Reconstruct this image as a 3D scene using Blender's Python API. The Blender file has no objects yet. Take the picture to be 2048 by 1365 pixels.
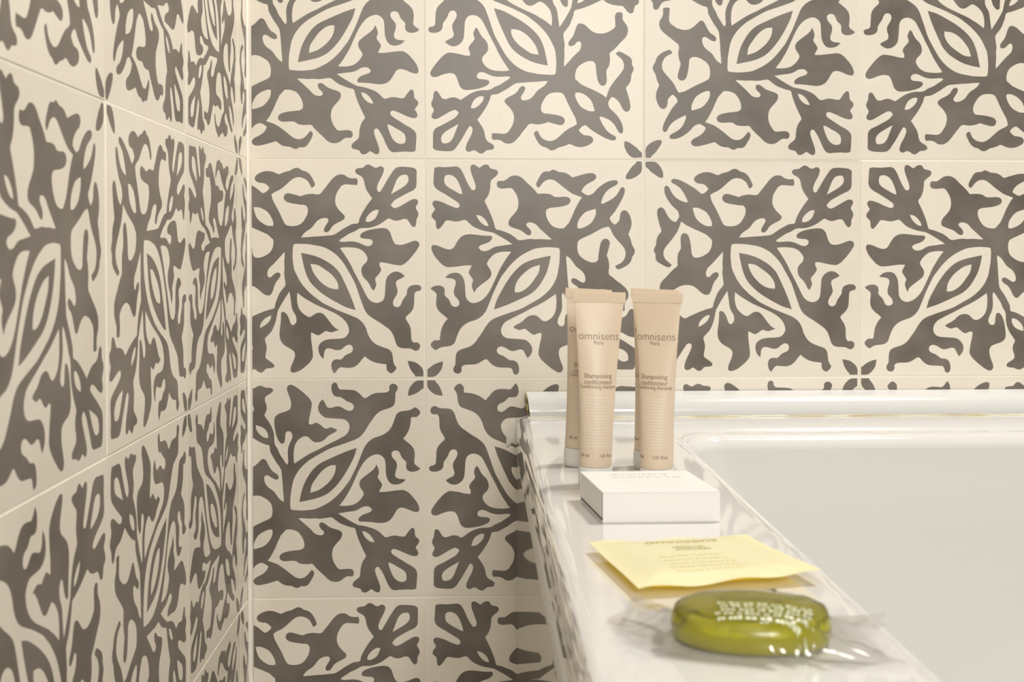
import bpy, bmesh, math, random
from mathutils import Vector, Matrix
from mathutils.geometry import delaunay_2d_cdt
import numpy as np

# ------------------------------------------------------------------ camera, world, lamps, exposure
S = bpy.context.scene
COL = S.collection
PI = math.pi

YAW, PITCH, ROLL = .0383, .0147, -.001
cam_d = bpy.data.cameras.new('camera')
cam = bpy.data.objects.new('camera', cam_d)
COL.objects.link(cam)
cy_, sy_ = math.cos(YAW), math.sin(YAW)
cp_, sp_ = math.cos(PITCH), math.sin(PITCH)
cr_, sr_ = math.cos(ROLL), math.sin(ROLL)
RZ = Matrix(((cy_, -sy_, 0), (sy_, cy_, 0), (0, 0, 1)))
RX = Matrix(((1, 0, 0), (0, cp_, -sp_), (0, sp_, cp_)))
RY = Matrix(((cr_, 0, sr_), (0, 1, 0), (-sr_, 0, cr_)))
RW = RY @ RX @ RZ                                   # world -> camera (right, forward, up)
right, fwd, up = RW[0], RW[1], RW[2]
M = Matrix.Identity(4)
for i in range(3):
    M[i][0], M[i][1], M[i][2] = right[i], up[i], -fwd[i]
M.translation = (.0474, -1.1679, .1149)
cam.matrix_world = M
cam_d.sensor_fit = 'HORIZONTAL'
cam_d.sensor_width = 36.0
cam_d.lens = 2558.4 / 2048 * 36.0
cam_d.shift_x = (1024 - 1052.4) / 2048
cam_d.shift_y = (543.1 - 682.5) / 2048
cam_d.clip_start = .02
cam_d.dof.use_dof = True
cam_d.dof.focus_distance = 1.02
cam_d.dof.aperture_fstop = 16
S.camera = cam

world = bpy.data.worlds.new('room_light')
S.world = world
world.use_nodes = True
bg = world.node_tree.nodes['Background']
bg.inputs[0].default_value = (1.0, .965, .92, 1)
bg.inputs[1].default_value = .26

def area_lamp(name, loc, target, sx, sy, power, col):
    d = bpy.data.lights.new(name, 'AREA')
    d.shape = 'RECTANGLE'; d.size = sx; d.size_y = sy
    d.energy = power; d.color = col
    o = bpy.data.objects.new(name, d); COL.objects.link(o)
    o.location = loc
    o.rotation_euler = (Vector(target) - Vector(loc)).to_track_quat('-Z', 'Y').to_euler()
    return o

area_lamp('ceiling_lamp', (.72, -.17, 1.30), (.2, -.45, 0), .22, .22, 16.0, (1, .95, .87))
area_lamp('mirror_lamp', (.22, -2.1, .62), (.15, 0, .1), .5, .4, 17.2, (1, .975, .93))
area_lamp('fill_light', (.02, -1.35, .9), (-.02, -.2, -.3), .4, .3, 1.4, (1, .94, .85))  # added fill for the low left corner, no known fitting

S.view_settings.view_transform = 'Standard'
S.view_settings.look = 'None'
S.view_settings.gamma = 1
S.view_settings.use_curve_mapping = False
S.view_settings.exposure = 0.0

# ------------------------------------------------------------------ helpers
def tag(o, label=None, cat=None, group=None, kind=None):
    if label: o['label'] = label
    if cat: o['category'] = cat
    if group: o['group'] = group
    if kind: o['kind'] = kind
    return o
def empty(name, loc, rz=0, **k):
    o = bpy.data.objects.new(name, None); COL.objects.link(o)
    o.empty_display_size = .02
    o.location = loc; o.rotation_euler = (0, 0, rz)
    return tag(o, **k)
def link(name, me, mat, parent=None, smooth=False):
    o = bpy.data.objects.new(name, me); COL.objects.link(o)
    if mat is not None:
        for m in (mat if isinstance(mat, (list, tuple)) else [mat]): me.materials.append(m)
    if parent: o.parent = parent
    if smooth:
        me.polygons.foreach_set('use_smooth', [True] * len(me.polygons))
    return o
def mesh(name, V, F, mat, parent=None, smooth=False):
    me = bpy.data.meshes.new(name)
    me.from_pydata([tuple(v) for v in V], [], F); me.validate(); me.update()
    return link(name, me, mat, parent, smooth)
def grid_faces(nu, nv, closed_u=False, off=0):
    F = []
    for j in range(nv - 1):
        for i in range(nu if closed_u else nu - 1):
            a = j * nu + i; b = j * nu + (i + 1) % nu
            F.append((off + a, off + b, off + b + nu, off + a + nu))
    return F
def smooth_angle(o, deg=35):
    me = o.data
    me.polygons.foreach_set('use_smooth', [True] * len(me.polygons))
    me.set_sharp_from_angle(angle=math.radians(deg))
def bevel_box(name, size, loc, mat, parent=None, bev=.001, seg=2):
    bm = bmesh.new(); bmesh.ops.create_cube(bm, size=1)
    for v in bm.verts: v.co = Vector((v.co.x * size[0] + loc[0], v.co.y * size[1] + loc[1], v.co.z * size[2] + loc[2]))
    bmesh.ops.bevel(bm, geom=bm.edges[:], offset=bev, segments=seg, affect='EDGES')
    me = bpy.data.meshes.new(name); bm.to_mesh(me); bm.free()
    return link(name, me, mat, parent)

# ------------------------------------------------------------------ materials
def new_mat(name):
    m = bpy.data.materials.new(name); m.use_nodes = True
    return m, m.node_tree.nodes, m.node_tree.links, m.node_tree.nodes['Principled BSDF']
def plain(name, col, rough=.4, **k):
    m, N, L, b = new_mat(name)
    b.inputs['Base Color'].default_value = (*col, 1)
    b.inputs['Roughness'].default_value = rough
    for key, v in k.items(): b.inputs[key.replace('_', ' ')].default_value = v
    return m
def cement(name, c0, c1, rough):
    """pigmented cement: cloudy tone, fine grain, a tint of its own for each tile"""
    m, N, L, b = new_mat(name)
    tc = N.new('ShaderNodeTexCoord'); oi = N.new('ShaderNodeObjectInfo')
    add = N.new('ShaderNodeVectorMath'); add.operation = 'ADD'
    L.new(tc.outputs['Object'], add.inputs[0])
    sc = N.new('ShaderNodeVectorMath'); sc.operation = 'SCALE'; sc.inputs['Scale'].default_value = 7.0
    cmb = N.new('ShaderNodeCombineXYZ')
    for i in range(3): L.new(oi.outputs['Random'], cmb.inputs[i])
    L.new(cmb.outputs[0], sc.inputs[0]); L.new(sc.outputs[0], add.inputs[1])
    n1 = N.new('ShaderNodeTexNoise'); n1.inputs['Scale'].default_value = 22; n1.inputs['Detail'].default_value = 5
    L.new(add.outputs[0], n1.inputs['Vector'])
    n2 = N.new('ShaderNodeTexNoise'); n2.inputs['Scale'].default_value = 420; n2.inputs['Detail'].default_value = 3
    L.new(add.outputs[0], n2.inputs['Vector'])
    mx = N.new('ShaderNodeMix'); mx.data_type = 'RGBA'
    mx.inputs[6].default_value = (*c0, 1); mx.inputs[7].default_value = (*c1, 1)
    mr = N.new('ShaderNodeMapRange'); mr.inputs[1].default_value = .32; mr.inputs[2].default_value = .68
    L.new(n1.outputs[0], mr.inputs[0]); L.new(mr.outputs[0], mx.inputs[0])
    hs = N.new('ShaderNodeHueSaturation')
    L.new(mx.outputs[2], hs.inputs['Color'])
    mv = N.new('ShaderNodeMapRange'); mv.inputs[3].default_value = .95; mv.inputs[4].default_value = 1.05
    L.new(oi.outputs['Random'], mv.inputs[0])
    ma = N.new('ShaderNodeMath'); ma.operation = 'MULTIPLY_ADD'; ma.inputs[1].default_value = .10; 
    L.new(n2.outputs[0], ma.inputs[0])
    sub = N.new('ShaderNodeMath'); sub.operation = 'SUBTRACT'; sub.inputs[1].default_value = .05
    L.new(mv.outputs[0], sub.inputs[0]); L.new(sub.outputs[0], ma.inputs[2])
    L.new(ma.outputs[0], hs.inputs['Value'])
    L.new(hs.outputs[0], b.inputs['Base Color'])
    rr = N.new('ShaderNodeMapRange'); rr.inputs[3].default_value = rough - .06; rr.inputs[4].default_value = rough + .08
    L.new(n1.outputs[0], rr.inputs[0]); L.new(rr.outputs[0], b.inputs['Roughness'])
    bp = N.new('ShaderNodeBump'); bp.inputs['Strength'].default_value = .12; bp.inputs['Distance'].default_value = .0004
    L.new(n1.outputs[0], bp.inputs['Height']); L.new(bp.outputs[0], b.inputs['Normal'])
    return m
CREAM = cement('cream_cement', (.80, .732, .620), (.835, .775, .672), .37)
GREY = cement('grey_cement', (.128, .107, .088), (.200, .172, .145), .37)
GROUT = plain('white_grout', (.88, .83, .74), .9)
PLASTER = plain('added_wall_plaster', (.80, .78, .74), .9)
FLOORM = plain('floor_stone', (.66, .60, .50), .5)
ENAMEL = plain('white_enamel', (.68, .67, .645), .06, IOR=1.45)
APRON = plain('glossy_white_panel', (.55, .52, .46), .02, IOR=1.55)
BAND = plain('white_edge_seal', (.78, .76, .72), .35)
STRIPM = plain('white_plastic_strip', (.66, .66, .645), .16)
def silicone(name, c0, c1, rough, scale):
    m, N, L, b = new_mat(name)
    n = N.new('ShaderNodeTexNoise'); n.inputs['Scale'].default_value = scale
    tc = N.new('ShaderNodeTexCoord'); L.new(tc.outputs['Object'], n.inputs['Vector'])
    r = N.new('ShaderNodeValToRGB')
    r.color_ramp.elements[0].position = .4; r.color_ramp.elements[1].position = .62
    r.color_ramp.elements[0].color = (*c0, 1); r.color_ramp.elements[1].color = (*c1, 1)
    L.new(n.outputs[0], r.inputs[0]); L.new(r.outputs[0], b.inputs['Base Color'])
    b.inputs['Roughness'].default_value = rough
    return m
CAULK = silicone('white_caulk', (.70, .67, .60), (.80, .77, .70), .6, 60)
YELLOWED = silicone('yellowed_caulk', (.16, .11, .045), (.62, .52, .25), .5, 160)
SEAM = silicone('yellowed_seam', (.60, .52, .30), (.80, .76, .60), .5, 30)

# ------------------------------------------------------------------ the tile's printed motif
# outlines of the painted figure, two half tiles; every run is in one of seven drawing frames
FR = {  # frame: (x0, y0, scale, half)
 'AL': (1285, 318, 6.2045, 0), 'AR': (1501, 318, 6.2045, 0), 'AB': (1501, 538, 6.2045, 0), 'A0': (1287, 319, 3.1164, 0),
 'BL': (848, 316, 6.2045, 1), 'BR': (1068, 316, 6.2045, 1), 'BB': (848, 536, 6.2045, 1)}
def P(frame, x, y):
    x0, y0, s, half = FR[frame]
    X, Y = x0 + x / s, y0 + y / s
    if half == 0:
        return ((X - 1286.3) / 432.0, (Y - 320.2) / 434.0)
    u, v = (X - 849.8) / 435.8, (Y - 318.6) / 437.0
    return (v, 1 - u)
def path(txt):
    out, fr = [], None
    for tok in txt.split():
        if tok in FR: fr = tok
        else:
            x, y = tok.split(','); out.append(P(fr, float(x), float(y)))
    return out
HALF_A = """AL 548,545 525,475 490,410 445,350 390,310 345,285 335,262 355,240 400,240 455,258 520,290 580,325 640,362 680,395 718,424
755,412 790,378 802,362 775,330 735,303 690,298 645,283 622,250 632,215 670,185 720,163 785,153 850,165 890,182 920,192 950,178 1000,160
1050,148 1085,128 1120,113 1160,118 1200,145 1245,158 1285,185 1315,225 1340,275 1355,320 1345,342 1312,358 1300,335 1275,285 1235,250
1195,234 1155,228 1105,240 1060,270 1010,315 965,355 910,392 865,412 825,440 840,505 875,575 910,640 945,715 970,770 1000,815 1060,830
1110,828 1160,815 1205,780 1235,735 1258,690 1268,640 1262,600 1235,572 1190,568 1120,558 1050,545 1000,525 975,490 980,455 1000,432
1030,425 1080,435 1130,448 1185,462 1220,448 1270,437 1330,433
AR 30,440 75,435 110,395 155,340 200,280 240,235 280,205 330,193 380,203 410,225 450,240 525,240 537,275 530,325 450,320 375,318 340,335
310,375 280,425 265,480 262,540 280,590 315,640 355,680 378,710 372,740 345,762 300,785 255,810 220,840 195,880 165,905 145,908 122,885
130,850 160,800 177,765 168,738 140,730 95,737 50,760 20,790 -5,825
AL 1300,862 1250,895 1215,925 1185,970 1240,968 1330,960
AR 80,955 170,947 240,938 290,910 340,875 400,840 470,805 545,790 555,750 580,690 620,620 660,560 690,520 714,490 680,440 645,385 625,330
612,265 590,225 560,205 520,180 505,150 520,125 560,115 600,110 630,85 660,70 700,80 735,105 770,110 805,93 835,95 857,120 852,165 830,220
800,275 780,325 772,365 790,405 812,408 835,370 870,310 910,240 950,180 985,130 1020,105 1080,98 1160,102 1230,115 1255,135 1258,200
1258,280 1248,355 1230,378 1150,420 1060,470 980,520 942,570 960,595 985,608 1030,597 1080,570 1140,535 1200,503 1240,495 1270,510
1275,545 1258,575 1248,610 1265,640 1280,680 1270,720 1258,745 1252,800 1240,835 1220,843 1190,820 1165,780 1140,748 1100,742 1060,755
1015,765 960,755 915,735 890,750 840,785 780,820 710,845 650,855 590,855 550,865 500,895 430,925 370,965 330,990 305,1015 340,1025
400,1022 470,1020 530,1030 580,1050 630,1072 680,1075 712,1050 718,1020 700,998 660,990 610,985 570,970 565,945 590,915 640,890 720,868
790,858 850,855 895,867 930,905 950,960 970,1015 995,1050 1035,1062 1090,1058 1150,1040 1210,1017 1250,1012 1285,1035 1290,1065 1270,1110
1220,1180 1160,1250 1110,1295 1070,1315 1010,1312 930,1298 860,1282 805,1278 800,1310
AB 822,5 800,50 770,85 748,115 752,150 762,185 750,225 728,265 705,240 680,190 650,145 610,105 590,70 580,30
AR 580,1355 605,1310 640,1275 655,1230 640,1190 610,1150 570,1120 520,1102 450,1093 380,1092 318,1100 345,1140 385,1200 425,1265 465,1340
AB 480,10 530,105 580,205 630,305 665,365 710,400 770,415 820,400 850,370 865,320 870,250 875,180 885,115 915,70 960,38 1010,28 1055,40
1090,65 1110,85 1080,105 1040,125 1010,145 1002,180 1015,230 1022,280 1005,325 980,365 965,410 975,450 1005,468 1040,462 1065,430 1080,390
1110,345 1135,305 1138,265 1155,225 1200,200 1250,192 1300,205 1315,235 1300,262 1260,272 1235,290 1228,340 1225,410 1215,480 1185,530
1150,565 1120,600 1140,645 1170,695 1185,750 1187,820 1195,880 1215,905 1260,905 1290,925 1297,960 1280,995 1245,1010 1215,1000 1190,985
1130,980 1070,975 1030,960 1000,915 980,850 955,790 915,740 860,700 790,650 710,600 650,550 615,495 590,430 565,360 535,270 500,170 450,75
405,-5
AR 370,1300 320,1235 260,1175 190,1125 100,1085 0,1065
AL 1280,1055 1200,1050 1105,1052 1000,1120 760,920 520,620"""
HALF_B = """BR 830,545 845,490 875,430 920,380 975,345 1020,320 1040,295 1030,270 995,262 940,270 880,295 820,335 770,380 730,425 690,445 660,450
620,432 582,405 600,365 635,325 690,290 745,260 768,225 760,195 730,175 690,172 640,180 580,195 520,212 470,225 430,195 390,172 345,162
300,158 260,138 225,130 180,152 130,152 95,170 60,220 30,275 18,310 30,345 50,355 75,325 110,285 155,258 200,252 240,262 290,295 350,345
410,390 470,430 530,455 592,475 555,525 525,580 495,640 470,700 440,765 410,825 375,858 320,865 265,855 215,830 175,780 150,730 138,680
145,635 170,615 220,605 290,598 360,585 415,565 445,530 440,495 410,473 360,468 300,472 245,468 200,440 150,430 90,428 40,430 0,385
BL 1320,340 1260,285 1210,235 1160,208 1110,203 1060,215 1020,245 980,270 905,275 893,300 905,350 940,365 1020,362 1080,365 1110,400
1140,450 1158,510 1160,570 1145,630 1105,685 1060,735 1037,785 1042,825 1080,850 1140,870 1200,895 1245,930 1285,950 1315,940 1320,910
1300,870 1265,835 1258,810 1280,792 1320,790 1365,805
BR 60,865 120,920 170,965 212,1003 150,1002 80,997 0,1000
BL 1320,995 1260,1000 1200,1010 1165,1010 1110,970 1060,935 1000,910 930,885 880,872 860,810 835,735 800,650 765,575 742,518 775,470
800,410 812,340 822,265 850,238 890,205 910,165 895,138 850,125 810,110 790,75 755,65 720,78 680,108 645,88 605,65 575,75 565,110 575,170
600,240 622,305 630,350 615,382 590,385 560,350 525,290 490,210 455,140 430,108 400,93 330,95 240,100 160,97 122,108 115,150 110,230
108,310 125,350 170,390 240,430 310,475 380,520 425,560 425,595 400,608 350,595 290,570 220,538 155,518 110,520 92,550 105,590 125,625
105,655 85,685 82,715 105,745 128,765 135,820 148,865 165,872 195,850 230,805 262,765 310,765 360,775 420,775 470,760 500,757 540,790
590,835 650,865 720,890 790,905 840,915 900,945 970,985 1040,1030 1085,1060 1020,1070 950,1080 880,1090 840,1105 800,1130 750,1145
700,1140 665,1105 680,1080 720,1062 780,1040 820,1010 835,980 825,960 780,955 700,950 620,940 550,935 490,945 445,970 410,1010 380,1060
345,1110 310,1125 265,1120 200,1095 140,1072 95,1068 78,1100 85,1140 110,1195 160,1260 220,1320 270,1345 330,1345 420,1335 500,1325 578,1325
BB 560,0 540,45 565,95 595,145 580,190 580,225 595,270 610,305 625,270 660,230 710,190 770,145 810,105 823,60 810,15
BL 790,1350 768,1305 785,1265 820,1220 870,1180 930,1160 1000,1153 1070,1157 1040,1195 1000,1250 965,1310 940,1350
BB 895,80 850,180 800,280 755,345 700,395 650,420 590,430 545,410 510,370 498,300 495,220 485,150 460,95 420,58 370,50 310,62 270,88
248,113 290,118 340,125 375,150 378,190 365,235 355,290 365,335 395,370 420,410 420,450 400,470 360,475 330,460 310,420 290,380 255,348
240,325 243,280 230,235 195,213 150,210 100,222 65,245 85,265 120,290 140,315 138,370 135,440 150,500 190,550 240,590 278,625 245,665
215,715 195,770 185,830 178,890 150,893 110,895 80,920 65,945 85,985 135,1015 165,995 200,980 260,972 320,960 360,930 380,880 400,825
430,760 480,705 550,665 640,635 700,595 750,535 780,470 810,395 850,295 900,190 950,95 1000,30
BL 1030,1355 1080,1300 1150,1235 1230,1180 1300,1145
BR 0,1118 70,1107 150,1100 230,1103 290,1110 325,1125 430,1120 640,890 880,620"""
BUD_HOLE = "AL 605,600 660,598 720,620 775,655 815,710 838,760 848,800 843,828 790,828 740,810 690,775 645,725 622,665"
EYE = "A0 588,580 640,590 690,605 740,630 790,665 825,705 850,755 875,810 900,870 922,935 870,920 810,890 750,855 690,810 640,755 615,700 600,640"
EYE_HOLE = "A0 645,648 690,655 730,680 770,710 800,745 815,780 815,806 770,800 725,775 690,740 660,695"
DROP_A = "AR 945,435 965,385 990,320 1015,260 1050,215 1100,197 1140,200 1158,235 1150,290 1110,335 1050,375 990,410"
ALM_A = "AR 635,775 640,735 670,690 715,650 760,630 795,632 780,680 750,735 700,770 665,780"
DROP_B = "BL 465,440 455,390 430,320 395,250 350,210 290,195 250,210 240,255 250,310 300,355 370,395 420,425"
ALM_B = "BL 635,695 680,702 730,735 770,785 788,835 750,828 700,795 660,745"
BUD_PETAL = [(2, 2), (23, 3), (29, 8.5), (34, 16), (37.5, 26), (37, 34.5), (31, 34), (21, 28), (11.5, 21), (6, 15), (2, 12)]
FEET_PETAL = [(-33, -33.5), (-25.6, -32.6), (-17.6, -30.4), (-10.3, -25.3), (-4.4, -19.4), (-2, -12.8), (-2, -2), (-18, -2),
              (-19, -4.8), (-23.4, -9.9), (-27.8, -17.2), (-31.1, -25.3)]
def curve(pts, sub=3):
    """closed Catmull-Rom through the points, sharp where the outline turns hard"""
    n = len(pts); out = []
    Q = [Vector(p) for p in pts]
    def tangent(i):
        a, b, c = Q[i - 1], Q[i], Q[(i + 1) % n]
        d0, d1 = b - a, c - b
        l0, l1 = max(d0.length, 1e-6), max(d1.length, 1e-6)
        if d0.dot(d1) / (l0 * l1) < .42: return None
        t = (d0 / l0 * l1 + d1 / l1 * l0) / (l0 + l1)
        return t
    T = [tangent(i) for i in range(n)]
    for i in range(n):
        p, q = Q[i], Q[(i + 1) % n]
        l = (q - p).length
        t0 = T[i] * l if T[i] is not None else (q - p)
        t1 = T[(i + 1) % n] * l if T[(i + 1) % n] is not None else (q - p)
        k = sub if l > .012 else 2
        for s in range(k):
            t = s / k
            h = (2*t**3 - 3*t*t + 1) * p + (t**3 - 2*t*t + t) * t0 + (-2*t**3 + 3*t*t) * q + (t**3 - t*t) * t1
            out.append((h.x, h.y))
    return out
DARK = [curve(path(HALF_A)), curve(path(HALF_B)), curve(path(EYE)),
        curve([(x / 436, y / 436) for x, y in BUD_PETAL]), curve([(1 + x / 436, 1 + y / 436) for x, y in FEET_PETAL])]
LIGHT = [curve(path(t)) for t in (BUD_HOLE, EYE_HOLE, DROP_A, ALM_A, DROP_B, ALM_B)]
def inside(polys, px, py):
    """mask of points inside any of the polygons (numpy, even-odd)"""
    res = np.zeros(len(px), bool)
    for poly in polys:
        A = np.array(poly); B = np.roll(A, -1, 0)
        c = np.zeros(len(px), bool)
        for (x0, y0), (x1, y1) in zip(A, B):
            if y0 == y1: continue
            m = (y0 > py) != (y1 > py)
            c ^= m & (px < (x1 - x0) * (py - y0) / (y1 - y0) + x0)
        res |= c
    return res
def build_tile_face():
    verts, edges = [], []
    def loop(pts):
        n0 = len(verts)
        verts.extend(Vector(p) for p in pts)
        edges.extend((n0 + i, n0 + (i + 1) % len(pts)) for i in range(len(pts)))
    loop([(0, 0), (1, 0), (1, 1), (0, 1)])
    for p in DARK + LIGHT: loop([(min(max(x, .001), .999), min(max(y, .001), .999)) for x, y in p])
    V, E, F, *_ = delaunay_2d_cdt(verts, edges, [], 0, 1e-6)
    V = np.array([tuple(v) for v in V])
    tri = [tuple(f) for f in F]
    C = np.array([V[list(f)].mean(0) for f in tri])
    dark = inside(DARK, C[:, 0], C[:, 1]) & ~inside(LIGHT, C[:, 0], C[:, 1])
    return V, tri, dark
TV, TF, TD = build_tile_face()

PITCH_T = .2                       # tile spacing
GAP = .0011                        # joint
THICK = .012
def tile_mesh(rot, clip=None, name='tile'):
    """rot quarter turns; clip = (x0, y0, x1, y1) kept part of the unit square (y up).  Local: x right, y up, z out of the wall."""
    s = PITCH_T - GAP; ch = .0003
    bm = bmesh.new()
    vs = []
    for u, v in TV:
        x, y = u - .5, .5 - v
        for _ in range(rot % 4): x, y = -y, x           # counter-clockwise
        vs.append(bm.verts.new((x * (s - 2 * ch), y * (s - 2 * ch), 0)))
    for f, d in zip(TF, TD):
        a, b, c = [vs[i] for i in f]
        n = (b.co - a.co).cross(c.co - a.co).z
        if abs(n) < 1e-14: continue
        try: fc = bm.faces.new((a, b, c) if n > 0 else (a, c, b))
        except ValueError: continue
        fc.material_index = 1 if d else 0
    if clip:
        for i, (co, no) in enumerate((((clip[0], 0, 0), (-1, 0, 0)), ((clip[2], 0, 0), (1, 0, 0)), ((0, clip[1], 0), (0, -1, 0)), ((0, clip[3], 0), (0, 1, 0)))):
            if abs(co[0] if i < 2 else co[1]) >= PITCH_T / 2: continue
            bmesh.ops.bisect_plane(bm, geom=bm.verts[:] + bm.edges[:] + bm.faces[:], dist=1e-7, plane_co=co, plane_no=no, clear_outer=True)
    xs = [v.co.x for v in bm.verts]; ys = [v.co.y for v in bm.verts]
    x0, x1, y0, y1 = min(xs), max(xs), min(ys), max(ys)
    prev = None; rings = []
    for d, z in ((0, -.00001), (ch, -ch), (ch, -THICK)):
        rings.append([bm.verts.new(p) for p in ((x0 - d, y0 - d, z), (x1 + d, y0 - d, z), (x1 + d, y1 + d, z), (x0 - d, y1 + d, z))])
    for r0, r1 in zip(rings, rings[1:]):
        for i in range(4):
            j = (i + 1) % 4
            bm.faces.new((r0[j], r0[i], r1[i], r1[j]))
    me = bpy.data.meshes.new(name); bm.to_mesh(me); bm.free()
    me.materials.append(CREAM); me.materials.append(GREY)
    return me
TILE = [tile_mesh(r) for r in range(4)]

def corner_rot(bud_right, bud_top):
    """base figure has its bud in the upper left corner"""
    return {(False, True): 0, (False, False): 1, (True, False): 2, (True, True): 3}[(bud_right, bud_top)]

# ------------------------------------------------------------------ walls and floor
rng = random.Random(5)
CORNER_X = -.161
FLOOR_Z = -.6
wall_back = tag(bevel_box('wall_back', (1.40, .05, 1.30), (.5, .025 + .0004, .05), GROUT, bev=.0005, seg=1),
                'white grout bed behind the patterned tiles facing the camera', kind='structure')
wall_left = tag(bevel_box('wall_left', (.05, 1.27, 1.30), (CORNER_X - .025 - .0004, -.60, .05), GROUT, bev=.0005, seg=1),
                'white grout bed behind the patterned tiles on the left', kind='structure')
def place_tile(me, parent, mat):
    o = bpy.data.objects.new('tile', me); COL.objects.link(o)
    o.parent = parent; o.matrix_world = mat
    return o
J = lambda a: rng.uniform(-a, a)
# back wall: cell (i, j) spans x [.2i, .2i+.2], z [.2j, .2j+.2]; buds meet where both joint numbers are odd
for j in range(-3, 3):
    for i in range(-1, 5):
        if j <= -2 and i >= 1: continue                       # behind the bath
        bi = i if i % 2 else i + 1
        bj = j if j % 2 else j + 1
        r = corner_rot(bi == i + 1, bj == j + 1)
        me = TILE[r]
        if i == -1:
            me = tile_mesh(r, clip=(CORNER_X + .0045 + .1, -1, 1, 1))
        m = Matrix.Translation((.2 * i + .1 + J(.0002), J(.00025), .2 * j + .1 + J(.0002))) @ \
            Matrix(((1, 0, 0, 0), (0, 0, -1, 0), (0, 1, 0, 0), (0, 0, 0, 1))) @ Matrix.Rotation(J(.0010), 4, 'Z') @ Matrix.Rotation(J(.0012), 4, 'X')
        place_tile(me, wall_back, m)
# left wall: joint u stands E0 + .2u from the corner; buds where u is even and v odd
E0 = .0407
for j in range(-3, 3):
    for u in range(-1, 5):                                    # cell between joints u (right) and u+1 (left)
        right_even = (u % 2 == 0)
        vb = j if j % 2 else j + 1
        r = corner_rot(right_even, vb == j + 1)
        me = TILE[r]
        yc = -(E0 + .2 * u + .1)
        if u == -1:
            me = tile_mesh(r, clip=(-1, -1, -.0015 - yc, 1))
        m = Matrix.Translation((CORNER_X + J(.00025), yc + J(.0002), .2 * j + .1 + J(.0002))) @ \
            Matrix(((0, 0, 1, 0), (1, 0, 0, 0), (0, 1, 0, 0), (0, 0, 0, 1))) @ Matrix.Rotation(J(.0010), 4, 'Z') @ Matrix.Rotation(J(.0012), 4, 'X')
        place_tile(me, wall_left, m)
tag(bevel_box('wall_rear_added', (2.1, .05, 1.9), (.84, -2.375, .30), PLASTER, bev=.002), 'unseen plain plaster wall added behind the viewer to shape the light', kind='structure')  # added out of view to hold back and bounce room light
# caulk bead in the corner, a little wider and rougher low down
V, F = [], []
nz = 130
for k in range(nz):
    z = FLOOR_Z + 1.2 * k / (nz - 1)
    w = .0022 + .0024 * max(0, min(1, (.25 - z) / .6)) + J(.00035)
    ring = [(0, -w), (w * .3, -w * .62), (w * .62, -w * .3), (w, 0)]
    for q, (a, b) in enumerate(ring):
        V.append((CORNER_X - .0003 + a + .0006, b - .0006 + .0003, z))
    V.append((CORNER_X - .0006, .0006, z))
F = grid_faces(5, nz, True)
tag(mesh('trim_1', V, F, GROUT, smooth=True), 'white caulk bead down the corner where the tiled walls meet', kind='structure')
tag(bevel_box('floor', (2.1, 2.5, .06), (.84, -1.15, FLOOR_Z - .03), FLOORM, bev=.002), 'brown stone floor beside the bath', kind='structure')

# ------------------------------------------------------------------ bathtub
RIM_Z = -.034
X_AP, X_FAR = .0826, 1.02
Y_BACK, Y_FRONT = -.0012, -1.62
tub = empty('bathtub', ((X_AP + X_FAR) / 2, (Y_BACK + Y_FRONT) / 2, FLOOR_Z), label='glossy white bathtub with a wide flat rim in front of the patterned tiles', cat='bathtub')
TO = Vector(tub.location)
def rounded_rect(x0, x1, y0, y1, r, n=10):
    pts = []
    for cx, cy, a0 in ((x1 - r, y1 - r, 0), (x0 + r, y1 - r, 90), (x0 + r, y0 + r, 180), (x1 - r, y0 + r, 270)):
        for k in range(n + 1):
            a = math.radians(a0 + 90 * k / n); pts.append((cx + r * math.cos(a), cy + r * math.sin(a)))
    return pts
def loft(name, rings, mat, cap=True, parent=None, sub=0):
    V, n = [], len(rings[0][0])
    for pts, z in rings:
        V += [(x - TO.x, y - TO.y, z - TO.z) for x, y in pts]
    F = [f[::-1] for f in grid_faces(n, len(rings), True)]
    if cap: F.append([(len(rings) - 1) * n + i for i in range(n)])
    o = mesh(name, V, F, mat, parent, True)
    return o
def outer(off, r): r = r * .7; return rounded_rect(X_AP + off, X_FAR - off, Y_FRONT + off, Y_BACK - max(0, off * .35), r)
INX, INXR, INYB, INYF = .2020, .90, -.1215, -1.50
def inner(off, r, fx=1.0): return rounded_rect(INX + off, INXR - off * fx, INYF + off * fx, INYB - off * fx, r)
rings = []
z_b = RIM_Z - .036
rings.append((outer(.006, .012), z_b - .004))
rings.append((outer(.0008, .012), z_b + .004))
NR = .0105
rings.append((outer(.0, .012), RIM_Z - NR - .006))
for k in range(0, 10):
    a = PI / 2 * k / 9
    rings.append((outer(NR * (1 - math.cos(a)), .012 + .004 * k / 9), RIM_Z - NR + NR * math.sin(a)))
rings.append((outer(.018, .018), RIM_Z + .0002))
rings.append((inner(-.010, .040), RIM_Z + .0001))
rings.append((inner(-.002, .036), RIM_Z))
for k in range(0, 10):
    a = PI / 2 * k / 9
    rings.append((inner(.0005 + .015 * math.sin(a), .034), RIM_Z - .015 * (1 - math.cos(a))))
for t in (.06, .16, .3, .45, .6, .75, .86):
    rings.append((inner(.0155 + .075 * t ** 1.3, .04 + .05 * t, 1.25), RIM_Z - .015 - .40 * t))
for k in range(1, 7):
    a = PI / 2 * k / 6
    rings.append((inner(.0155 + .075 * .82 + .07 * (1 - math.cos(a)) + .02, .10, 1.25), RIM_Z - .015 - .40 * .86 - .055 * math.sin(a)))
rings.append((inner(.25, .08, 1.25), RIM_Z - .015 - .40 * .86 - .058))
shell = loft('shell', rings, ENAMEL, parent=tub)
apr = [(outer(.0004, .010), FLOOR_Z), (outer(.0004, .010), z_b + .001)]
loft('apron', apr, APRON, cap=False, parent=tub)
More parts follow.
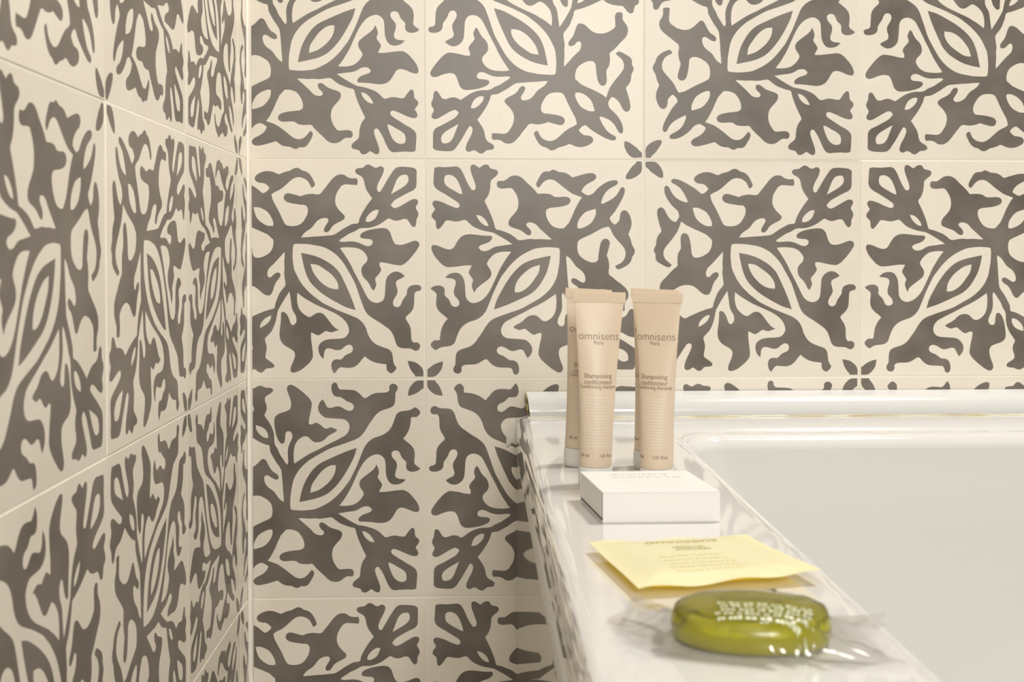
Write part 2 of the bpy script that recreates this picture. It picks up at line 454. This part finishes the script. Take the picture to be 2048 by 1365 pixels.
# bulging edge seal under the rim, along the open side
V, F = [], []
prof = [(.0006, -.0385), (-.0012, -.0365), (-.0018, -.031), (-.0018, -.023), (-.0010, -.017), (.0006, -.0155)]
for y in np.linspace(Y_BACK - .012, Y_FRONT + .02, 30):
    w = max(0, min(1, (Y_BACK - .10 - y) / .42))
    for a, b in prof: V.append((X_AP + a * w - TO.x + .0003, y - TO.y, RIM_Z + b - TO.z))
F = grid_faces(len(prof), 30)
mesh('edge_seal', V, F, BAND, tub, True)
TRIM = plain('polished_trim', (.80, .775, .74), .04, Metallic=.8)
V = []
ys_ = np.linspace(Y_BACK - .009, Y_FRONT + .02, 40)
for y in ys_:
    V.append((X_AP - .0003 - TO.x, y - TO.y, z_b + .003 - TO.z))
    for k in range(13):
        a = math.radians(58 * k / 12); rr = NR + .0004 * (1 - (k / 12) ** 4)
        V.append((X_AP + NR - rr * math.cos(a) - TO.x, y - TO.y, RIM_Z - NR + rr * math.sin(a) - TO.z))
mesh('edge_trim', V, grid_faces(14, len(ys_)), TRIM, tub, True)['label'] = 'polished rounded trim along the outer edge of the rim'
# silicone smear where the rim's corner meets the tiles
bm = bmesh.new()
bmesh.ops.create_icosphere(bm, subdivisions=3, radius=1)
for v in bm.verts:
    n = v.co.normalized()
    k = 1 + .18 * math.sin(5 * n.x + 3 * n.z) + .12 * math.sin(9 * n.z + 2)
    v.co = Vector((n.x * .0060 * k + .0805 + .003 * n.z, n.y * .0012 * k - .0003, n.z * .0125 * k + RIM_Z - .016)) - TO
me = bpy.data.meshes.new('caulk'); bm.to_mesh(me); bm.free()
link('caulk', me, CAULK, tub, True)

# bath edge strip along the wall (a quarter-round plastic profile) with its yellowed joint
SX0, SX1 = .0925, 1.02
strip = empty('edge_strip', (SX0, 0, RIM_Z), label='white plastic quarter-round strip sealing the bath rim against the back wall', cat='trim strip')
prof = [(0, -.0002), (.0195, -.0002), (.0205, .0015)]
prof = [(-.0008, .0004), (-.0190, .0004), (-.0203, .0012), (-.0205, .0030)]
for k in range(1, 9):
    a = PI / 2 * k / 9
    prof.append((-.0205 + .0165 * (1 - math.cos(a)), .0030 + .0165 * math.sin(a)))
prof += [(-.0030, .0206), (-.0008, .0216)]
V = []
xs = np.linspace(0, SX1 - SX0, 40)
for x in xs:
    for a, b in prof: V.append((x + (.0025 * (1 - b / .021) if x == 0 else 0), a, b))
F = [f[::-1] for f in grid_faces(len(prof), len(xs))]
F.append(list(range(len(prof)))); 
b_ = len(V) - len(prof); F.append([b_ + i for i in range(len(prof))][::-1])
o = mesh('profile', V, F, STRIPM, strip); smooth_angle(o, 40)
V, F = [], []
xs2 = np.linspace(.0, SX1 - SX0, 90)
for x in xs2:
    h = .0011 + J(.0004)
    V += [(x, -.0190, .0), (x, -.0213 - J(.0003), .0001), (x, -.0211, h), (x, -.0190, h + .0002)]
F = [f[::-1] for f in grid_faces(4, len(xs2))]
mesh('seam', V, F, SEAM, strip, True)
bm = bmesh.new(); bmesh.ops.create_icosphere(bm, subdivisions=2, radius=1)
for v in bm.verts:
    n = v.co.normalized()
    v.co = Vector((-.0012 + .0016 * n.x + .0022 * (.5 - .5 * n.z), -.0075 + .0075 * n.y, .0112 + .0108 * n.z + .0004 * math.sin(7 * n.y)))
me = bpy.data.meshes.new('end_caulk'); bm.to_mesh(me); bm.free()
o = link('end_caulk', me, YELLOWED, strip, True); o['label'] = 'brown and yellow stained caulk at the cut end'

# ------------------------------------------------------------------ lettering
def text_geo(s, w, h, cx=0., cz=0., dense=.0012, thin=0.):
    """flat outline text fitted to w x h, centred; returns 2d verts and faces"""
    cu = bpy.data.curves.new('t', 'FONT'); cu.body = s; cu.resolution_u = 3; cu.offset = -thin
    ob = bpy.data.objects.new('t', cu); COL.objects.link(ob)
    dg = bpy.context.evaluated_depsgraph_get(); dg.update()
    me = bpy.data.meshes.new_from_object(ob.evaluated_get(dg))
    bm = bmesh.new(); bm.from_mesh(me)
    bpy.data.objects.remove(ob); bpy.data.curves.remove(cu); bpy.data.meshes.remove(me)
    xs = [v.co.x for v in bm.verts]; ys = [v.co.y for v in bm.verts]
    x0, x1, y0, y1 = min(xs), max(xs), min(ys), max(ys)
    for v in bm.verts:
        v.co = Vector(((v.co.x - (x0 + x1) / 2) / (x1 - x0) * w + cx, (v.co.y - (y0 + y1) / 2) / (y1 - y0) * h + cz, 0))
    bmesh.ops.triangulate(bm, faces=bm.faces[:])
    long = [e for e in bm.edges if e.calc_length() > dense]
    if long and dense > 0:
        bmesh.ops.subdivide_edges(bm, edges=long, cuts=1)
        bmesh.ops.triangulate(bm, faces=bm.faces[:])
    bm.verts.index_update()
    V = [(v.co.x, v.co.y) for v in bm.verts]; F = [tuple(v.index for v in f.verts) for f in bm.faces]
    bm.free()
    return V, F
def marks_geo(rows, rnd, cx, top, pitch, h, width):
    """rows of tiny illegible print: short strokes of word-like lengths"""
    V, F = [], []
    for r in range(rows):
        z = top - r * pitch
        x = cx - width / 2 + rnd.uniform(0, width * .06); end = cx + width / 2 - rnd.uniform(0, width * .08)
        while x < end:
            wl = rnd.uniform(.05, .16) * width
            x1 = min(x + wl, end)
            n = max(2, int((x1 - x) / (h * .8)))
            for k in range(n):
                a = x + (x1 - x) * k / n; b = a + (x1 - x) / n * .78
                hh = h * rnd.choice((.7, .7, .7, 1.0))
                i = len(V); V += [(a, z), (b, z), (b, z + hh), (a, z + hh)]; F.append((i, i + 1, i + 2, i + 3))
            x = x1 + width * .025
    return V, F
def merge(geos):
    V, F = [], []
    for v, f in geos:
        o_ = len(V); V += v; F += [tuple(i + o_ for i in q) for q in f]
    return V, F

# ------------------------------------------------------------------ shampoo tubes
def beige_plastic():
    m, N, L, b = new_mat('beige_tube_plastic')
    tc = N.new('ShaderNodeTexCoord'); n = N.new('ShaderNodeTexNoise'); n.inputs['Scale'].default_value = 40
    L.new(tc.outputs['Object'], n.inputs['Vector'])
    r = N.new('ShaderNodeValToRGB')
    r.color_ramp.elements[0].color = (.70, .58, .44, 1); r.color_ramp.elements[1].color = (.73, .61, .47, 1)
    L.new(n.outputs[0], r.inputs[0]); L.new(r.outputs[0], b.inputs['Base Color'])
    b.inputs['Roughness'].default_value = .36
    b.inputs['Subsurface Weight'].default_value = .25
    b.inputs['Subsurface Radius'].default_value = (.004, .003, .002)
    b.inputs['Subsurface Scale'].default_value = 1.0
    return m
BEIGE = beige_plastic()
CAPM = plain('white_cap_plastic', (.74, .73, .70), .3)
INK = plain('brown_ink', (.20, .11, .06), .5)
INK2 = plain('dark_brown_ink', (.075, .045, .03), .5)
WHITEINK = plain('white_ink', (.80, .71, .62), .5)
RT, HT, HC = .0104, .1236, .0128         # radius, total height, cap height
CRW = .0169                              # half width of the crimped end
def tube_ab(z):
    t = max(0, min(1, (z - HC) / (HT - .0062 - HC)))
    e = t * t * (3 - 2 * t) * .35 + t ** 1.6 * .65
    b = RT * (1 - e) + .0007 * e
    a = RT + (CRW - .0004 - RT) * (1 - math.sqrt(max(0, 1 - e ** 1.35 * .999))) * .55 + (CRW - .0004 - RT) * e * .45
    return a, b
def tube_point(s, z, off=.00006):
    """point on the tube's front; s = distance along the surface from the middle"""
    a, b = tube_ab(z)
    # walk the half ellipse
    N_ = 60; acc = 0; px, py = 0., b
    sg = 1 if s >= 0 else -1; s = abs(s); ph = PI / 2
    for k in range(1, N_ + 1):
        th = PI / 2 * k / N_
        nx, ny = a * math.sin(th), b * math.cos(th)
        d = math.hypot(nx - px, ny - py)
        if acc + d >= s:
            f_ = (s - acc) / d; px, py = px + (nx - px) * f_, py + (ny - py) * f_; ph = th; break
        acc += d; px, py = nx, ny
    nrm = Vector((px / (a * a), py / (b * b))).normalized()
    return (sg * (px + nrm.x * off), -(py + nrm.y * off), z)
def tube_mesh():
    V = []; n = 72
    zs = [HC, HC + .0008] + list(np.linspace(HC + .004, HT - .0062, 46))
    for k, z in enumerate(zs):
        a, b = tube_ab(z)
        if k == 0: a, b = a * .97, b * .97
        for i in range(n):
            t = 2 * PI * i / n; V.append((a * math.cos(t), b * math.sin(t), z))
    F = grid_faces(n, len(zs), True)
    F.append(list(range(n))[::-1]); F.append([len(V) - n + i for i in range(n)])
    return V, F
def crimp_mesh():
    V = []; n = 45; z0, z1 = HT - .0066, HT
    for z in (z0, z0 + .0005, z1 - .0004, z1):
        for i in range(n):
            x = -CRW + 2 * CRW * i / (n - 1)
            V.append((x, -.00095 - (.00028 if i % 2 else 0), z))
        for i in range(n):
            x = CRW - 2 * CRW * i / (n - 1)
            V.append((x, .00095 + (.00028 if i % 2 else 0), z))
    F = grid_faces(2 * n, 4, True)
    F.append(list(range(2 * n))[::-1]); F.append([6 * n + i for i in range(2 * n)])
    return V, F
def cap_mesh():
    V = []; n = 64
    prof = [(RT * .96, 0), (RT * 1.01, .0006), (RT * 1.04, .004), (RT * 1.04, HC - .0012), (RT * 1.02, HC - .0003), (RT * .9, HC)]
    for r, z in prof:
        for i in range(n):
            rr = r - (.00012 if i % 2 else 0) * (1 if .0005 < z < HC - .0005 else 0)
            t = 2 * PI * i / n; V.append((rr * math.cos(t), rr * math.sin(t), z))
    F = grid_faces(n, len(prof), True); F.append(list(range(n))[::-1]); F.append([len(V) - n + i for i in range(n)])
    return V, F
def wrap(geo): 
    V, F = geo
    return [tube_point(x, z) for x, z in V], F
rm = random.Random(11)
dark_geo = merge([text_geo('omnisens', .0256, .0046, 0, .0957, thin=.012), text_geo('Paris', .0062, .0023, 0, .0915),
                  text_geo('Shampooing', .0180, .0039, -.0002, .0702), text_geo('conditionneur', .0186, .0031, 0, .0668),
                  text_geo('Conditioning shampoo', .0242, .0033, 0, .0635)])
ml_geo = merge([text_geo('30 ml', .0062, .0021, -.0088, .0205), text_geo('1.01 fl.oz', .0096, .0021, .0062, .0205)])
white_geo = marks_geo(17, rm, 0, .0565, .0019, .0009, .0185)
TM = {}
def make_tube(loc, rz, tilt, label, first):
    root = empty('cosmetic_tube', loc, rz, label=label, cat='tube', group='small beige shampoo tubes standing on the bath rim')
    root.rotation_euler = (tilt[0], tilt[1], rz)
    if first is None:
        for nm, geo, mt, sm in (('body', tube_mesh(), BEIGE, 1), ('crimp', crimp_mesh(), BEIGE, 0), ('cap', cap_mesh(), CAPM, 1),
                                ('lettering', wrap(dark_geo), INK, 0), ('volume_print', wrap(ml_geo), INK2, 0), ('small_print', wrap(white_geo), WHITEINK, 0)):
            o = mesh(nm, geo[0], geo[1], mt, root)
            if sm: smooth_angle(o, 50)
            if nm == 'cap': o['label'] = 'white ribbed screw cap'
            if nm == 'body': bd_ = o
            if 'print' in nm or nm == 'lettering': o.parent = bd_      # printed on the body
    else:
        for ch in first.children:
            c = ch.copy(); COL.objects.link(c); c.parent = root
            for g in ch.children:
                d = g.copy(); COL.objects.link(d); d.parent = c
    return root
t1 = make_tube((.1223, -.3558, RIM_Z + .0001), math.radians(2), (0, math.radians(1.3), 0), 'beige shampoo tube front left, just behind the white box, name fully readable', None)
make_tube((.1609, -.3640, RIM_Z + .0001), math.radians(-30), (0, math.radians(.1), 0), 'beige shampoo tube front right, nearest the basin, turned a little to the left', t1)
make_tube((.1180, -.2790, RIM_Z + .0001), math.radians(14), (0, math.radians(3.4), 0), 'beige shampoo tube half hidden behind the left front tube', t1)
make_tube((.1655, -.2900, RIM_Z + .0001), math.radians(-22), (0, math.radians(2.2), 0), 'beige shampoo tube almost hidden behind the right front tube', t1)

# ------------------------------------------------------------------ soap box
CARD = plain('white_card', (.80, .775, .75), .55)
FAINT = plain('pale_grey_ink', (.44, .41, .39), .6)
FAINT2 = plain('pale_beige_ink', (.78, .74, .66), .6)
box = empty('soap_box', (.1449, -.4365, RIM_Z + .0002), math.radians(.3), label='small flat white cardboard soap box in front of the tubes', cat='box')
BW, BD, BH = .0648, .0675, .0170
bw, bd, th = BW / 2, BD / 2, .0004
def slab(name, x0, x1, y0, y1, z0, z1, mat=CARD, bev=.0003):
    return bevel_box(name, (x1 - x0, y1 - y0, z1 - z0), ((x0 + x1) / 2, (y0 + y1) / 2, (z0 + z1) / 2), mat, box, bev, 2)
top_panel = slab('top_panel', -bw, bw, -bd, bd, BH - th, BH)
slab('bottom_panel', -bw, bw, -bd, bd, 0, th)
slab('front_panel', -bw, bw, -bd, -bd + th, th, BH - th, bev=.0001)
slab('back_panel', -bw, bw, bd - th, bd, th, BH - th, bev=.0001)
# tuck flaps close the two short ends, set in a little so that dark slits show at their edges
slab('tuck_flap', -bw + .0001, -bw + .0001 + th, -bd + .0042, bd - .0008, .0022, BH - th, bev=.0001)
slab('tuck_flap', bw - .0003 - th, bw - .0003, -bd + .0010, bd - .0008, .0008, BH - th, bev=.0001)
SLIT_SHADE = plain('box_slit_shade', (.10, .085, .075), .9)  # dark colour of an added core paints the shade inside the slits
slab('shade_core', -bw + .00056, bw - .0012, -bd + .0012, bd - .0012, .0008, BH - .0008, SLIT_SHADE, .0002)
def flat_print(name, geo, z, mat, parent, zf=None):
    V, F = geo
    return mesh(name, [(x, y, (zf(x, y) if zf else z)) for x, y in V], F, mat, parent)
rb = random.Random(4)
flat_print('lettering', merge([text_geo('omnisens', .0340, .0038, .000, .0225, 0, .012)]), BH + .00005, FAINT, top_panel)
flat_print('small_print', merge([marks_geo(1, rb, .003, .0120, .0035, .0022, .042)]), BH + .00005, FAINT, top_panel)
flat_print('pale_print', merge([marks_geo(4, rb, .003, .0020, .0065, .0018, .036)]), BH + .00005, FAINT2, top_panel)

for ch in list(box.children) + list(top_panel.children):   # the light carton has been pushed a little out of square
    for v in ch.data.vertices: v.co.x -= .100 * v.co.y

# ------------------------------------------------------------------ yellow sachet
def paper_yellow():
    m, N, L, b = new_mat('yellow_paper')
    b.inputs['Base Color'].default_value = (.95, .955, .66, 1); b.inputs['Roughness'].default_value = .5
    tr = N.new('ShaderNodeBsdfTranslucent'); tr.inputs[0].default_value = (.98, .90, .30, 1)
    ms = N.new('ShaderNodeMixShader'); ms.inputs[0].default_value = .30
    L.new(b.outputs[0], ms.inputs[1]); L.new(tr.outputs[0], ms.inputs[2])
    L.new(ms.outputs[0], N['Material Output'].inputs['Surface'])
    return m
YEL = paper_yellow()
def paper_under():
    m, N, L, b = new_mat('yellow_paper_underside')
    b.inputs['Base Color'].default_value = (.95, .76, .12, 1); b.inputs['Roughness'].default_value = .5
    tr = N.new('ShaderNodeBsdfTranslucent'); tr.inputs[0].default_value = (1, .80, .12, 1)
    ms = N.new('ShaderNodeMixShader'); ms.inputs[0].default_value = .72
    L.new(b.outputs[0], ms.inputs[1]); L.new(tr.outputs[0], ms.inputs[2])
    L.new(ms.outputs[0], N['Material Output'].inputs['Surface'])
    return m
YELU = paper_under()
SINK = plain('olive_ink', (.50, .44, .20), .6)
SINK2 = plain('faint_olive_ink', (.82, .75, .40), .6)
CBL, CFL, CFR, CBR = Vector((.1025, -.5386)), Vector((.1161, -.6254)), Vector((.2009, -.6024)), Vector((.1841, -.5250))
sc_ = (CBL + CFL + CFR + CBR) / 4
sach = empty('sachet', (sc_.x, sc_.y, RIM_Z + .0002), label='flat pale yellow paper sachet lying between the white box and the green soap', cat='sachet')
def sach_xy(u, v):
    p = CFL.lerp(CFR, u).lerp(CBL.lerp(CBR, u), v)
    p = p + Vector((0, (.0005 * math.sin(11 * u + 1) + .0003 * math.sin(23 * u)) * (abs(2 * v - 1) ** 6)))
    return p - sc_
def sach_z(u, v):
    e = min(1, 5 * min(u, 1 - u, v, 1 - v))
    edge = .0050 + .0002 * math.sin(13 * u + 5 * v) + .0001 * math.sin(8 * v - 6 * u) + .0014 * (u * (1 - v)) ** 3 + .0006 * abs(2 * v - 1) ** 8 * math.sin(15 * u)
    k = e * e * (3 - 2 * e)
    top = edge + k * (.0022 + .0005 * math.sin(6 * u + 3 * v) * math.sin(7 * v))
    bot = edge - .0003 - k * .0044
    return top, max(bot, .0001)
nu, nv = 49, 41
Vt, Vb = [], []
for j in range(nv):
    for i in range(nu):
        u, v = i / (nu - 1), j / (nv - 1)
        p = sach_xy(u, v); t, b_ = sach_z(u, v)
        Vt.append((p.x, p.y, t)); Vb.append((p.x, p.y, b_))
F = grid_faces(nu, nv); n = nu * nv
F += [f[::-1] for f in grid_faces(nu, nv, off=n)]
for i in range(nu - 1):
    F.append((i + 1, i, n + i, n + i + 1)); k = (nv - 1) * nu; F.append((k + i, k + i + 1, n + k + i + 1, n + k + i))
for j in range(nv - 1):
    a = j * nu; F.append((a, a + nu, n + a + nu, n + a)); a += nu - 1; F.append((a + nu, a, n + a, n + a + nu))
pouch = o = mesh('pouch', Vt + Vb, F, [YEL, YELU], sach); smooth_angle(o, 60)
for p_ in o.data.polygons:
    if min(p_.vertices) >= n: p_.material_index = 1
def on_sachet(geo):
    V, F = geo
    out = []
    for x, y in V:                         # x, y are fractions of the pouch
        p = sach_xy(x, y); out.append((p.x, p.y, sach_z(x, y)[0] + .00025))
    return out, F
rs = random.Random(8)
g = on_sachet(text_geo('omnisens', .44, .075, .50, .80, .02)); mesh('lettering', g[0], g[1], SINK, sach)
g = on_sachet(merge([marks_geo(2, rs, .50, .625, .050, .030, .22)])); mesh('small_print', g[0], g[1], SINK, sach)
g = on_sachet(merge([marks_geo(5, rs, .46, .46, .075, .022, .42)])); mesh('pale_print', g[0], g[1], SINK2, sach)

# ------------------------------------------------------------------ wrapped green soap
def soap_mat():
    m, N, L, b = new_mat('green_glycerine')
    b.inputs['Base Color'].default_value = (.36, .335, .016, 1)
    b.inputs['Roughness'].default_value = .22
    b.inputs['Subsurface Weight'].default_value = .8
    b.inputs['Subsurface Radius'].default_value = (.010, .012, .002)
    b.inputs['Subsurface Scale'].default_value = .8
    return m
SOAPM = soap_mat()
def film_mat():
    m, N, L, b = new_mat('clear_film')
    tr = N.new('ShaderNodeBsdfTransparent'); tr.inputs[0].default_value = (1, .995, .99, 1)
    gl = N.new('ShaderNodeBsdfGlossy'); gl.inputs['Roughness'].default_value = .12
    df = N.new('ShaderNodeBsdfTranslucent'); df.inputs[0].default_value = (.95, .92, .89, 1)
    fr = N.new('ShaderNodeFresnel'); fr.inputs['IOR'].default_value = 1.35
    tc = N.new('ShaderNodeTexCoord'); n = N.new('ShaderNodeTexNoise'); n.inputs['Scale'].default_value = 160; n.inputs['Detail'].default_value = 3
    L.new(tc.outputs['Object'], n.inputs['Vector'])
    bp = N.new('ShaderNodeBump'); bp.inputs['Strength'].default_value = .25; bp.inputs['Distance'].default_value = .001
    L.new(n.outputs[0], bp.inputs['Height'])
    L.new(bp.outputs[0], gl.inputs['Normal']); L.new(bp.outputs[0], fr.inputs['Normal'])
    m1 = N.new('ShaderNodeMixShader'); m1.inputs[0].default_value = .17
    L.new(tr.outputs[0], m1.inputs[1]); L.new(df.outputs[0], m1.inputs[2])
    m2 = N.new('ShaderNodeMixShader'); L.new(fr.outputs[0], m2.inputs[0])
    L.new(m1.outputs[0], m2.inputs[1]); L.new(gl.outputs[0], m2.inputs[2])
    L.new(m2.outputs[0], N['Material Output'].inputs['Surface'])
    return m
FILM = film_mat()
SOX, SOY, SRZ = .1522, -.6815, math.radians(-12)
soap = empty('wrapped_soap', (SOX, SOY, RIM_Z + .0002), SRZ, label='oval translucent green soap in crinkled clear plastic film at the front of the rim', cat='soap')
SA, SB, SH = .0305, .0252, .0150
def sup(x, y, p=2.2): return (abs(x / SA) ** p + abs(y / SB) ** p) ** (1 / p)
V, nth = [], 96
DOME = [(0, .0150), (.3, .0148), (.5, .0145), (.8, .0132), (.9, .0120), (.95, .0106), (.985, .0084), (1.0, .0060)]
prof = [(.6, 0.0), (.90, .0003), (.965, .0013), (.992, .0032)] + DOME[:0:-1]
for k_, z in prof:
    for i in range(nth):
        t = 2 * PI * i / nth; c, s_ = math.cos(t), math.sin(t)
        V.append((SA * k_ * math.copysign(abs(c) ** .9, c), SB * k_ * math.copysign(abs(s_) ** .9, s_), z))
F = grid_faces(nth, len(prof), True); F.append(list(range(nth))[::-1]); F.append([len(V) - nth + i for i in range(nth)])
mesh('bar', V, F, SOAPM, soap, True)
def soap_top(x, y):
    r = sup(x, y)
    pr = DOME
    if r >= 1: return 0
    for (a, za), (b, zb) in zip(pr, pr[1:]):
        if r <= b: return za + (zb - za) * (r - a) / (b - a)
    return 0
wr = random.Random(21)
ridges = [(wr.uniform(-.05, .05), wr.uniform(-.03, .03), wr.uniform(0, PI), wr.uniform(.0004, .0016), wr.uniform(.0015, .004)) for _ in range(46)]
def film_z(x, y):
    r = sup(x, y, 2.2)
    e = max(0, r - .97)
    if r < .96:
        z = soap_top(x, y) + .0007
    else:
        z = .0082 * math.exp(-(r - .96) * 3.6)
    for px, py, an, h, w in ridges:
        d = (x - px) * math.sin(an) - (y - py) * math.cos(an)
        l = (x - px) * math.cos(an) + (y - py) * math.sin(an)
        k = math.exp(-(d / w) ** 2 - (l / .014) ** 2)
        z += h * k * (.03 if r < .9 else 1.1)
    return z
nu, nv = 121, 81
V = []
def film_xy(u, v):
    X = (u - .5) * .101; Y = (v - .5) * .066
    X += .004 * math.sin(7 * v + 1) * abs(2 * u - 1) ** 4 + .002 * math.sin(19 * v) * abs(2 * u - 1) ** 6
    Y += .003 * math.sin(6 * u + 2) * abs(2 * v - 1) ** 4 + .0012 * math.sin(21 * u) * abs(2 * v - 1) ** 6
    if u < .5: Y += .006 * (1 - 2 * u) ** 2
    return X, Y
for j in range(nv):
    for i in range(nu):
        u, v = i / (nu - 1), j / (nv - 1)
        X, Y = film_xy(u, v)
        lift = .0045 * max(0, abs(2 * u - 1) - .72) / .28 * (.6 + .4 * math.sin(9 * v + 3 * u))
        V.append((X, Y, max(film_z(X, Y), .0006) + lift))
F = grid_faces(nu, nv)
film = mesh('film', V, F, FILM, soap, True)
film['label'] = 'crinkled clear plastic film'
FILMWHITE = plain('white_film_print', (.70, .72, .50), .4)
FILMDARK = plain('brown_film_print', (.16, .12, .05), .4)
rq = random.Random(3)
def on_film(geo):
    V, F = geo
    return [(x, y, soap_top(x, y) + .0010) for x, y in V], F
g = on_film(marks_geo(5, rq, .0060, -.0092, .0031, .0020, .038)); mesh('white_print', g[0], g[1], FILMWHITE, film)
g = on_film(text_geo('omnisens', .0250, .0040, -.0005, .0010, .002)); mesh('lettering', g[0], g[1], FILMDARK, film)
